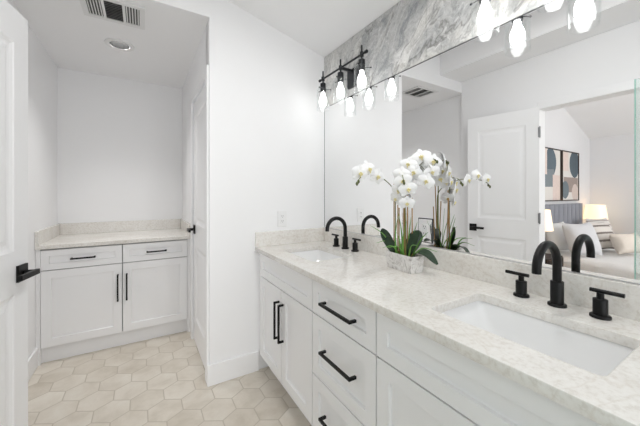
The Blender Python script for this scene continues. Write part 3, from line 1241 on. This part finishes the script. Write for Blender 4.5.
def ribbon(ctrl, width, thick=0.0016, fold=0.25, n=16, up=(0, 0, 1), prof=None):
    """Leaf along a curve: width profile, folded midrib, solid."""
    pts = spline(ctrl, n)
    bm = NB()
    m = len(pts)
    rows = []
    U = Vector(up)
    for i, p in enumerate(pts):
        t = (pts[min(i + 1, m - 1)] - pts[max(i - 1, 0)]).normalized()
        side = t.cross(U)
        side = side.normalized() if side.length > 1e-4 else Vector((1, 0, 0))
        nn = side.cross(t).normalized()
        q = i / (m - 1)
        w = width * (prof(q) if prof else max(0.04, math.sin(PI * (q * 0.93 + 0.05)) ** 0.62))
        rows.append([(p + side * w * k + nn * fold * w * abs(k)) for k in (-1, -0.6, -0.25, 0, 0.25, 0.6, 1)] + [nn])
    top = [[bm.verts.new(c + r[-1] * thick / 2) for c in r[:-1]] for r in rows]
    bot = [[bm.verts.new(c - r[-1] * thick / 2) for c in r[:-1]] for r in rows]
    K = 7
    for i in range(m - 1):
        for k in range(K - 1):
            bm.faces.new((top[i][k], top[i][k + 1], top[i + 1][k + 1], top[i + 1][k]))
            bm.faces.new((bot[i][k], bot[i + 1][k], bot[i + 1][k + 1], bot[i][k + 1]))
        bm.faces.new((top[i][0], top[i + 1][0], bot[i + 1][0], bot[i][0]))
        bm.faces.new((top[i][K - 1], bot[i][K - 1], bot[i + 1][K - 1], top[i + 1][K - 1]))
    for i in (0, m - 1):
        for k in range(K - 1):
            bm.faces.new((top[i][k], bot[i][k], bot[i][k + 1], top[i][k + 1]))
    return bm


LEAVES = [
    ([(1.092, 1.055, 0.935), (1.078, 1.085, 0.99), (1.066, 1.108, 1.035), (1.055, 1.118, 1.062)], 0.026, (-1, -0.4, 0.3)),
    ([(1.095, 1.05, 0.935), (1.075, 1.062, 0.97), (1.058, 1.07, 1.005), (1.050, 1.07, 1.03)], 0.024, (-1, -0.6, 0.4)),
    ([(1.098, 0.985, 0.935), (1.100, 0.968, 0.985), (1.106, 0.950, 1.035), (1.115, 0.935, 1.068)], 0.021, (-1, -0.7, 0.2)),
    ([(1.100, 0.960, 0.938), (1.105, 0.925, 0.966), (1.112, 0.885, 0.962), (1.122, 0.838, 0.925)], 0.027, (-0.3, 0, 1)),
    ([(1.108, 1.0, 0.938), (1.140, 0.998, 0.99), (1.165, 0.99, 1.03), (1.180, 0.98, 1.055)], 0.036, (1, 0.5, 0.3)),
    ([(1.108, 1.03, 0.938), (1.135, 1.035, 0.975), (1.165, 1.04, 0.99), (1.20, 1.045, 0.985)], 0.026, (0.2, 0, 1)),
]
for c, wd, up in LEAVES:
    obj('leaf', ribbon([W(*p) for p in c], wd, up=up), M['leaf'], orc, smooth=True)

BLADES = [
    [(1.075, 1.04, 0.94), (1.06, 1.03, 1.04), (1.05, 1.005, 1.13)],
    [(1.07, 0.99, 0.94), (1.065, 0.985, 1.03), (1.062, 0.965, 1.11)],
    [(1.085, 1.07, 0.94), (1.05, 1.085, 1.0), (1.0, 1.10, 0.995)],
    [(1.075, 0.96, 0.94), (1.06, 0.93, 1.0), (1.045, 0.88, 1.01)],
    [(1.085, 1.03, 0.94), (1.04, 1.03, 0.985), (0.975, 1.03, 0.985)],
    [(1.085, 0.99, 0.94), (1.03, 0.985, 0.99), (0.95, 0.975, 0.995)],
    [(1.10, 0.96, 0.94), (1.10, 0.90, 0.99), (1.11, 0.83, 0.985)],
    [(1.10, 0.99, 0.94), (1.095, 0.975, 1.05), (1.085, 0.955, 1.13)],
    [(1.10, 1.02, 0.94), (1.09, 1.02, 1.06), (1.07, 1.025, 1.16)],
    [(1.09, 1.06, 0.94), (1.06, 1.11, 1.03), (1.02, 1.17, 1.075)],
    [(1.12, 1.01, 0.94), (1.15, 1.0, 1.03), (1.17, 0.99, 1.10)],
    [(1.11, 0.97, 0.94), (1.135, 0.94, 1.02), (1.15, 0.91, 1.06)],
    [(1.08, 1.01, 0.94), (1.055, 1.0, 1.02), (1.02, 0.985, 1.06)],
]
for c in BLADES:
    obj('grass_blade', ribbon([W(*p) for p in c], 0.0046, 0.001, 0.2, 12, (-0.5, -0.4, 0.6), lambda q: max(0.05, 1 - q) ** 0.7), M['blade'], orc, smooth=True)

STAKES = [(1.100, 0.990, 1.235, -0.003), (1.112, 1.055, 1.17, 0.003), (1.083, 1.062, 1.305, 0.004), (1.092, 1.045, 1.20, -0.004), (1.118, 1.03, 1.30, 0.0), (1.082, 0.988, 1.26, 0.002), (1.105, 0.965, 1.22, 0.004)]
for x, y, z, dxs in STAKES:
    b = NB(); tube(b, [W(x, y, 0.936), W(x + dxs, y + dxs, (0.934 + z) / 2), W(x + 2 * dxs, y + 2 * dxs, z)], 0.0027, 8)
    obj('stake', b, M['stake'], orc, smooth=True)

STEMS = [
    [(1.086, 1.058, 0.934), (1.088, 1.058, 1.15), (1.075, 1.055, 1.255), (0.98, 1.03, 1.312), (0.87, 0.99, 1.328), (0.79, 0.96, 1.312), (0.755, 0.9475, 1.288)],
    [(1.120, 1.027, 0.934), (1.122, 1.027, 1.15), (1.126, 1.022, 1.30), (1.150, 0.995, 1.352), (1.180, 0.965, 1.395), (1.202, 0.935, 1.412), (1.210, 0.905, 1.400)],
    [(1.084, 0.985, 0.934), (1.082, 0.986, 1.12), (1.076, 0.990, 1.27), (1.060, 0.985, 1.325), (1.040, 0.965, 1.322), (1.028, 0.945, 1.295)],
]
# flowers: stem index, centre, facing, roll, size
FL = [
    (0, (0.775, 0.955, 1.325), (0.05, -1.0, -0.1), 10, 0.95),
    (0, (0.840, 0.975, 1.345), (0.1, -1.0, 0.1), -12, 1.0),
    (0, (0.905, 0.990, 1.318), (-0.05, -1.0, -0.15), 20, 0.95),
    (1, (1.200, 0.955, 1.315), (0.8, -0.5, 0.0), 20, 1.0),
    (1, (1.205, 0.985, 1.355), (0.9, 0.2, 0.1), -15, 1.0),
    (1, (1.165, 1.010, 1.335), (0.5, -0.8, 0.0), 10, 0.95),
    (1, (1.160, 0.930, 1.300), (-0.6, -0.75, -0.1), 25, 0.95),
    (2, (1.105, 0.990, 1.300), (0.7, -0.6, 0.0), 10, 0.9),
    (2, (1.095, 0.985, 1.215), (0.85, -0.3, -0.2), 10, 0.8),
    (1, (1.128, 1.010, 1.385), (-0.8, -0.5, 0.15), 10, 1.0),
    (1, (1.172, 0.968, 1.420), (-0.75, -0.6, 0.2), -15, 1.1),
    (1, (1.205, 0.925, 1.395), (-0.55, -0.8, 0.0), 15, 1.0),
    (1, (1.140, 0.985, 1.345), (-0.8, -0.55, -0.1), 30, 1.0),
    (1, (1.185, 0.950, 1.355), (0.9, -0.2, 0.1), 0, 0.95),
    (1, (1.168, 1.000, 1.395), (0.85, 0.3, 0.2), 15, 0.95),
    (1, (1.190, 0.920, 1.345), (-0.5, -0.8, -0.2), -20, 0.9),
    (2, (1.068, 1.000, 1.335), (-0.75, -0.6, 0.1), 5, 0.95),
    (2, (1.052, 0.975, 1.300), (-0.7, -0.7, -0.05), -15, 1.0),
    (2, (1.060, 1.005, 1.255), (-0.85, -0.4, -0.1), 20, 0.95),
    (2, (1.070, 0.960, 1.262), (-0.5, -0.85, -0.15), -10, 1.0),
    (2, (1.062, 1.028, 1.215), (-0.85, -0.2, -0.2), 35, 0.8),
    (2, (1.072, 0.968, 1.195), (-0.6, -0.75, -0.2), 0, 0.85),
]


def petal_pts(L, Wd, cup, a0, tip, nu=8, nv=6):
    """Petal lying in the xz plane, growing along angle a0, cupped towards -y."""
    rows = []
    for i in range(nu + 1):
        u = i / nu
        w = Wd * (math.sin(PI * min(1, (0.06 + 0.94 * u)) ** tip)) ** 0.55 if u < 1 else Wd * 0.12
        row = []
        for k in range(nv + 1):
            v = 2 * k / nv - 1
            x = w * v
            z = L * u
            y = -cup * (0.55 * u * (1 - u) * 2 - 0.25 * u * u) + cup * 0.8 * v * v * w / Wd - 0.0
            c, s = math.cos(a0), math.sin(a0)
            row.append((x * c + z * s, y, -x * s + z * c))
        rows.append(row)
    return rows


def flower_bms():
    bm = NB()

    def add(rows, off, th=0.0009):
        top = [[bm.verts.new((x, y + off, z)) for x, y, z in r] for r in rows]
        bot = [[bm.verts.new((x, y + off + th, z)) for x, y, z in r] for r in rows]
        n, m = len(rows), len(rows[0])
        for i in range(n - 1):
            for k in range(m - 1):
                bm.faces.new((top[i][k], top[i][k + 1], top[i + 1][k + 1], top[i + 1][k]))
                bm.faces.new((bot[i][k], bot[i + 1][k], bot[i + 1][k + 1], bot[i][k + 1]))
            bm.faces.new((top[i][0], top[i + 1][0], bot[i + 1][0], bot[i][0]))
            bm.faces.new((top[i][-1], bot[i][-1], bot[i + 1][-1], top[i + 1][-1]))
        for i in (0, n - 1):
            for k in range(m - 1):
                bm.faces.new((top[i][k], bot[i][k], bot[i][k + 1], top[i][k + 1]))
    for a in (0, 128, -128):
        add(petal_pts(0.043, 0.0155, 0.006, math.radians(a), 0.85), 0.002)
    for a in (80, -80):
        add(petal_pts(0.046, 0.027, 0.009, math.radians(a), 0.72), -0.0015)
    lip = NB()
    lathe(lip, [(0.0028, -0.004), (0.0045, -0.008), (0.0035, -0.013), (0.001, -0.016)], 0, 0, 0.003, 10, 'y')
    for sx in (-1, 1):
        tube(lip, [(0, -0.004, -0.002), (sx * 0.006, -0.010, -0.004), (sx * 0.008, -0.013, 0.003)], [0.002, 0.0042, 0.002], 8)
    tube(lip, [(0, -0.004, -0.003), (0, -0.010, -0.008), (0, -0.009, -0.013), (0, -0.006, -0.017)], [0.002, 0.0036, 0.003, 0.001], 8)
    return bm, lip


def make_flower(parent):
    p, l = flower_bms()
    f = obj('flower', p, M['petal'], parent, smooth=True)
    obj('lip', l, M['lip'], f, smooth=True)
    return f


stem_objs = []
for si, c in enumerate(STEMS):
    pts = spline([W(*p) for p in c], 48)
    b = NB(); tube(b, pts, [0.0028 - 0.0014 * i / (len(pts) - 1) for i in range(len(pts))], 8)
    for (k, pc, fc, rr, sz) in FL:
        if k != si:
            continue
        target = W(*pc) - (Matrix.Rotation(math.radians(4), 3, 'Z') @ Vector(fc).normalized()) * 0.006
        q = min(pts, key=lambda p: (p - target).length)
        midp = (q + target) / 2 + Vector((0, 0, 0.006))
        tube(b, [q, midp, target], 0.0012, 6)
    so = obj('flower_stem', b, M['stem'], orc, smooth=True)
    stem_objs.append(so)
    for j in range(2):
        e = pts[-1 - j * 3]
        b = NB(); lathe(b, [(0.001, -0.009), (0.0045, -0.005), (0.0058, 0.0), (0.004, 0.006), (0.001, 0.009)], e.x, e.y, e.z - 0.006, 12)
        obj('bud', b, M['bud'], so, smooth=True)

proto = None
for (k, pc, fc, rr, sz) in FL:
    f = make_flower(orc) if proto is None else copy_tree(proto, orc)
    if proto is None:
        proto = f
    d = (Matrix.Rotation(math.radians(4), 3, 'Z') @ Vector(fc)).normalized()
    q = d.to_track_quat('-Y', 'Z')
    f.matrix_local = Matrix.Translation(W(*pc)) @ q.to_matrix().to_4x4() @ Matrix.Rotation(math.radians(rr), 4, 'Y') @ Matrix.Scale(sz, 4)

# ------------------------------------------------------------------ shower glass beside the camera (seen in the mirror)
sg = empty('shower_screen', (-0.27, 0.0, 0), 0, 'clear greenish glass shower panel at the edge of the mirror reflection', 'shower screen')
b = NB(); box(b, (-0.005, -0.90, 0.014), (0.005, 0.560, 1.995)); obj('glass_panel', b, M['shower_glass'], sg)
b = NB(); box(b, (-0.005, 0.5602, 0.014), (0.005, 0.566, 1.995)); obj('polished_edge', b, M['shower_edge'], sg)
b = NB(); box(b, (-0.010, -0.90, 0.0), (0.010, 0.566, 0.014)); obj('floor_channel', b, M['steel'], sg)

# ------------------------------------------------------------------ bedroom furniture (seen in the mirror through the doorway)
bxn, bxf = 2.503 - 4.40, 2.503 - 6.20     # near and far long edges of the bed
bcx = (bxn + bxf) / 2
bw = bxn - bxf
bed = empty('bed', (bcx, 0.85, 0), 0, 'bed with grey channel-tufted headboard beyond the doorway', 'bed')
hb = NB()
yh = BY1 - 0.004 - 0.85
nch = 12
box(hb, (-bw / 2 - 0.03, yh - 0.05, 0.05), (bw / 2 + 0.03, yh, 1.085))
for i in range(nch):
    x0 = -bw / 2 - 0.03 + (bw + 0.06) * i / nch
    x1 = -bw / 2 - 0.03 + (bw + 0.06) * (i + 1) / nch
    ring0, ring1 = [], []
    for k in range(9):
        a = PI * k / 8
        x = (x0 + x1) / 2 - (x1 - x0) / 2 * math.cos(a)
        y = yh - 0.05 - 0.042 * math.sin(a) ** 0.6
        ring0.append((x, y, 0.25)); ring1.append((x, y, 1.088))
    v0 = [hb.verts.new(p) for p in ring0]; v1 = [hb.verts.new(p) for p in ring1]
    for k in range(8):
        hb.faces.new((v0[k], v0[k + 1], v1[k + 1], v1[k]))
    hb.faces.new(v0 + [v0[0]][:0]); hb.faces.new(v1)
    hb.faces.new((v0[0], v1[0], v1[-1], v0[-1]))
obj('headboard', hb, M['headboard'], bed, smooth=True)
b = NB(); box(b, (-bw / 2, -1.05, 0.10), (bw / 2, yh - 0.092, 0.25)); obj('bed_base', b, M['headboard'], bed, bevel=0.01)
for sx in (-1, 1):
    for yy in (-1.0, 0.85):
        b = NB(); box(b, (sx * (bw / 2 - 0.06) - 0.03, yy - 0.03, 0), (sx * (bw / 2 - 0.06) + 0.03, yy + 0.03, 0.10)); obj('leg', b, M['wood_dark'], bed)
b = NB(); box(b, (-bw / 2, -1.05, 0.251), (bw / 2, yh - 0.093, 0.438)); obj('mattress', b, M['linen'], bed, bevel=0.04, seg=4)

# bedspread over the mattress
bm = NB()
NX, NY = 40, 44
hw = bw / 2 + 0.02
prev = None
rows = []
for j in range(NY + 1):
    y = -1.08 + (yh - 0.10 + 1.08) * j / NY
    row = []
    for i in range(NX + 1):
        s_ = -1 + 2 * i / NX
        half = hw + 0.34
        d = s_ * half
        if abs(d) <= hw - 0.03:
            x, z = d, 0.453
        elif abs(d) <= hw + 0.02:
            q = (abs(d) - hw + 0.03) / 0.05
            x = math.copysign(hw - 0.03 + 0.03 * math.sin(q * PI / 2), d)
            z = 0.453 - 0.03 * (1 - math.cos(q * PI / 2))
        else:
            x = math.copysign(hw + 0.012 * math.sin(9 * y + 2 * (1 if d > 0 else 0)) ** 2, d)
            z = 0.423 - (abs(d) - hw - 0.02)
        z += 0.006 * math.sin(7 * x + 5 * y) + 0.004 * math.sin(17 * y - 9 * x) if abs(d) < hw - 0.02 else 0
        row.append(bm.verts.new((x, y, z)))
    rows.append(row)
for a, c in zip(rows, rows[1:]):
    for i in range(NX):
        bm.faces.new((a[i], a[i + 1], c[i + 1], c[i]))
dv = obj('bedspread', bm, M['duvet'], None, smooth=True)
dv.location = (bcx, 0.85, 0)
sm = dv.modifiers.new('cloth thickness', 'SOLIDIFY'); sm.thickness = 0.010; sm.offset = 1
tag(dv, 'white textured bedspread draped over the bed', 'bedspread')


def pillow_mesh(w, h, t, n=14):
    bm = NB()
    grid = {}
    for sgn in (1, -1):
        for i in range(n + 1):
            for j in range(n + 1):
                u = 2 * i / n - 1
                v = 2 * j / n - 1
                edge = (1 - abs(u) ** 2.6) * (1 - abs(v) ** 2.6)
                th = t / 2 * max(0, edge) ** 0.45
                pull = 1 - 0.10 * (1 - abs(v) ** 2) * abs(u) ** 3
                pull2 = 1 - 0.10 * (1 - abs(u) ** 2) * abs(v) ** 3
                p = (u * w / 2 * pull, sgn * th, v * h / 2 * pull2)
                if i in (0, n) or j in (0, n):
                    if sgn == 1:
                        grid[(i, j, 1)] = grid[(i, j, -1)] = bm.verts.new(p)
                else:
                    grid[(i, j, sgn)] = bm.verts.new(p)
    for sgn in (1, -1):
        for i in range(n):
            for j in range(n):
                f = [grid[(i, j, sgn)], grid[(i + 1, j, sgn)], grid[(i + 1, j + 1, sgn)], grid[(i, j + 1, sgn)]]
                bm.faces.new(f if sgn == -1 else f[::-1])
    return bm


def make_pillow(xp, y, w, h, t, tilt, rz, mat, label):
    o = obj('pillow', pillow_mesh(w, h, t), mat, None, smooth=True)
    tl = math.radians(tilt)
    o.rotation_euler = Euler((-tl, 0, math.radians(rz)))
    o.location = (2.503 - xp, y, 0.472 + (h / 2) * math.cos(tl) + (t / 4) * math.sin(tl))
    tag(o, label, 'pillow', 'pillows on the bed')
    return o


make_pillow(4.73, 1.67, 0.42, 0.40, 0.17, 20, 13, M['linen'], 'plain white pillow leaning on the headboard beside the doorway lamp')
make_pillow(4.64, 1.40, 0.43, 0.42, 0.18, 20, 22, M['linen_grey'], 'large pale grey pillow overlapping the plain white one')
make_pillow(5.92, 1.56, 0.42, 0.41, 0.15, 18, 18, M['stripe2'], 'finely striped pillow against the headboard, far side of the bed')
make_pillow(5.34, 1.41, 0.40, 0.40, 0.17, 22, 18, M['stripe'], 'dark-striped linen pillow in the middle of the bed')
make_pillow(5.26, 1.14, 0.40, 0.27, 0.17, 24, 22, M['beige'], 'low oatmeal cushion in front of the striped pillows')


def make_lamp(xp, y, label):
    x = 2.503 - xp
    ns = empty('nightstand', (x, y, 0), 0, 'dark wooden nightstand beneath the ' + ('far glowing' if xp > 5 else 'near glowing') + ' lamp', 'nightstand', 'nightstands')
    b = NB(); box(b, (-0.20, -0.18, 0.12), (0.20, 0.13, 0.52)); obj('case', b, M['wood_dark'], ns, bevel=0.004)
    b = NB(); box(b, (-0.185, -0.193, 0.34), (0.185, -0.181, 0.505)); d = obj('drawer', b, M['wood_dark'], ns, bevel=0.003)
    b = NB(); lathe(b, [(0.008, -0.212), (0.010, -0.206), (0.005, -0.193)], 0, 0, 0.42, 12, 'y'); obj('knob', b, M['black'], d)
    for sx in (-1, 1):
        for sy in (-0.16, 0.11):
            b = NB(); box(b, (sx * 0.18 - 0.015, sy - 0.015, 0), (sx * 0.18 + 0.015, sy + 0.015, 0.12)); obj('leg', b, M['wood_dark'], ns)
    l = empty('table_lamp', (x, y, 0.5205), 0, label, 'lamp', 'bedside lamps')
    b = NB(); lathe(b, [(0.07, 0), (0.07, 0.012), (0.03, 0.02), (0.055, 0.09), (0.065, 0.15), (0.05, 0.22), (0.012, 0.26), (0.010, 0.33)], 0, 0, 0, 24); obj('base', b, M['lamp_base'], l, smooth=True)
    b = NB(); lathe(b, [(0.155, 0.295), (0.125, 0.535), (0.122, 0.535), (0.152, 0.295)], 0, 0, 0, 36, closed=True); obj('lamp_shade', b, M['lit_shade'], l, smooth=True)
    b = NB(); lathe(b, [(0.012, 0.33), (0.03, 0.38), (0.03, 0.41), (0.012, 0.43)], 0, 0, 0, 16); obj('bulb', b, emitter('warm_bulb', (1.0, 0.80, 0.56), 2.0), l, smooth=True)
    return l


make_lamp(4.00, 1.62, 'glowing table lamp on the near side of the bed, half hidden by the door frame')
make_lamp(6.53, 1.79, 'glowing cream table lamp beyond the grey headboard in the room corner')

# two abstract canvases above the headboard
A1 = art('abstract_teal_blush', [(0.02, 0.18, 0.19, 0.22, (92, 104, 112), False), (0.10, -0.05, 0.20, 0.13, (122, 130, 134), True), (-0.22, -0.20, 0.17, 0.20, (206, 190, 182), True), (0.24, 0.2, 0.1, 0.2, (212, 198, 190), True)], (222, 218, 212))
A2 = art('abstract_slate_taupe', [(0.24, 0.25, 0.16, 0.17, (208, 193, 186), True), (-0.16, 0.20, 0.20, 0.22, (82, 93, 100), False), (-0.02, -0.14, 0.28, 0.12, (146, 134, 128), True), (0.20, -0.22, 0.14, 0.14, (104, 114, 120), False), (-0.18, -0.26, 0.13, 0.14, (196, 182, 175), False)], (220, 217, 212))


def make_art(xp0, xp1, mat, label):
    xc = 2.503 - (xp0 + xp1) / 2
    w = xp1 - xp0
    r = empty('framed_artwork', (xc, BY1 - 0.002, 1.527), 0, label, 'artwork', 'artworks over the headboard')
    h = 0.79
    b = NB()
    f_ = 0.016
    box(b, (-w / 2, -0.035, -h / 2), (w / 2, 0, -h / 2 + f_)); box(b, (-w / 2, -0.035, h / 2 - f_), (w / 2, 0, h / 2))
    for s_ in (-1, 1):
        xa = s_ * (w / 2 - f_ / 2)
        box(b, (xa - f_ / 2, -0.035, -h / 2 + f_), (xa + f_ / 2, 0, h / 2 - f_))
    obj('frame', b, M['wood_dark'], r)
    b = NB(); box(b, (-w / 2 + f_, -0.026, -h / 2 + f_), (w / 2 - f_, -0.004, h / 2 - f_)); obj('canvas', b, mat, r)


make_art(4.87, 5.526, A1, 'abstract canvas of grey, teal and blush fields, nearer the doorway')
make_art(5.575, 6.23, A2, 'abstract canvas with dark slate half circle, nearer the room corner')
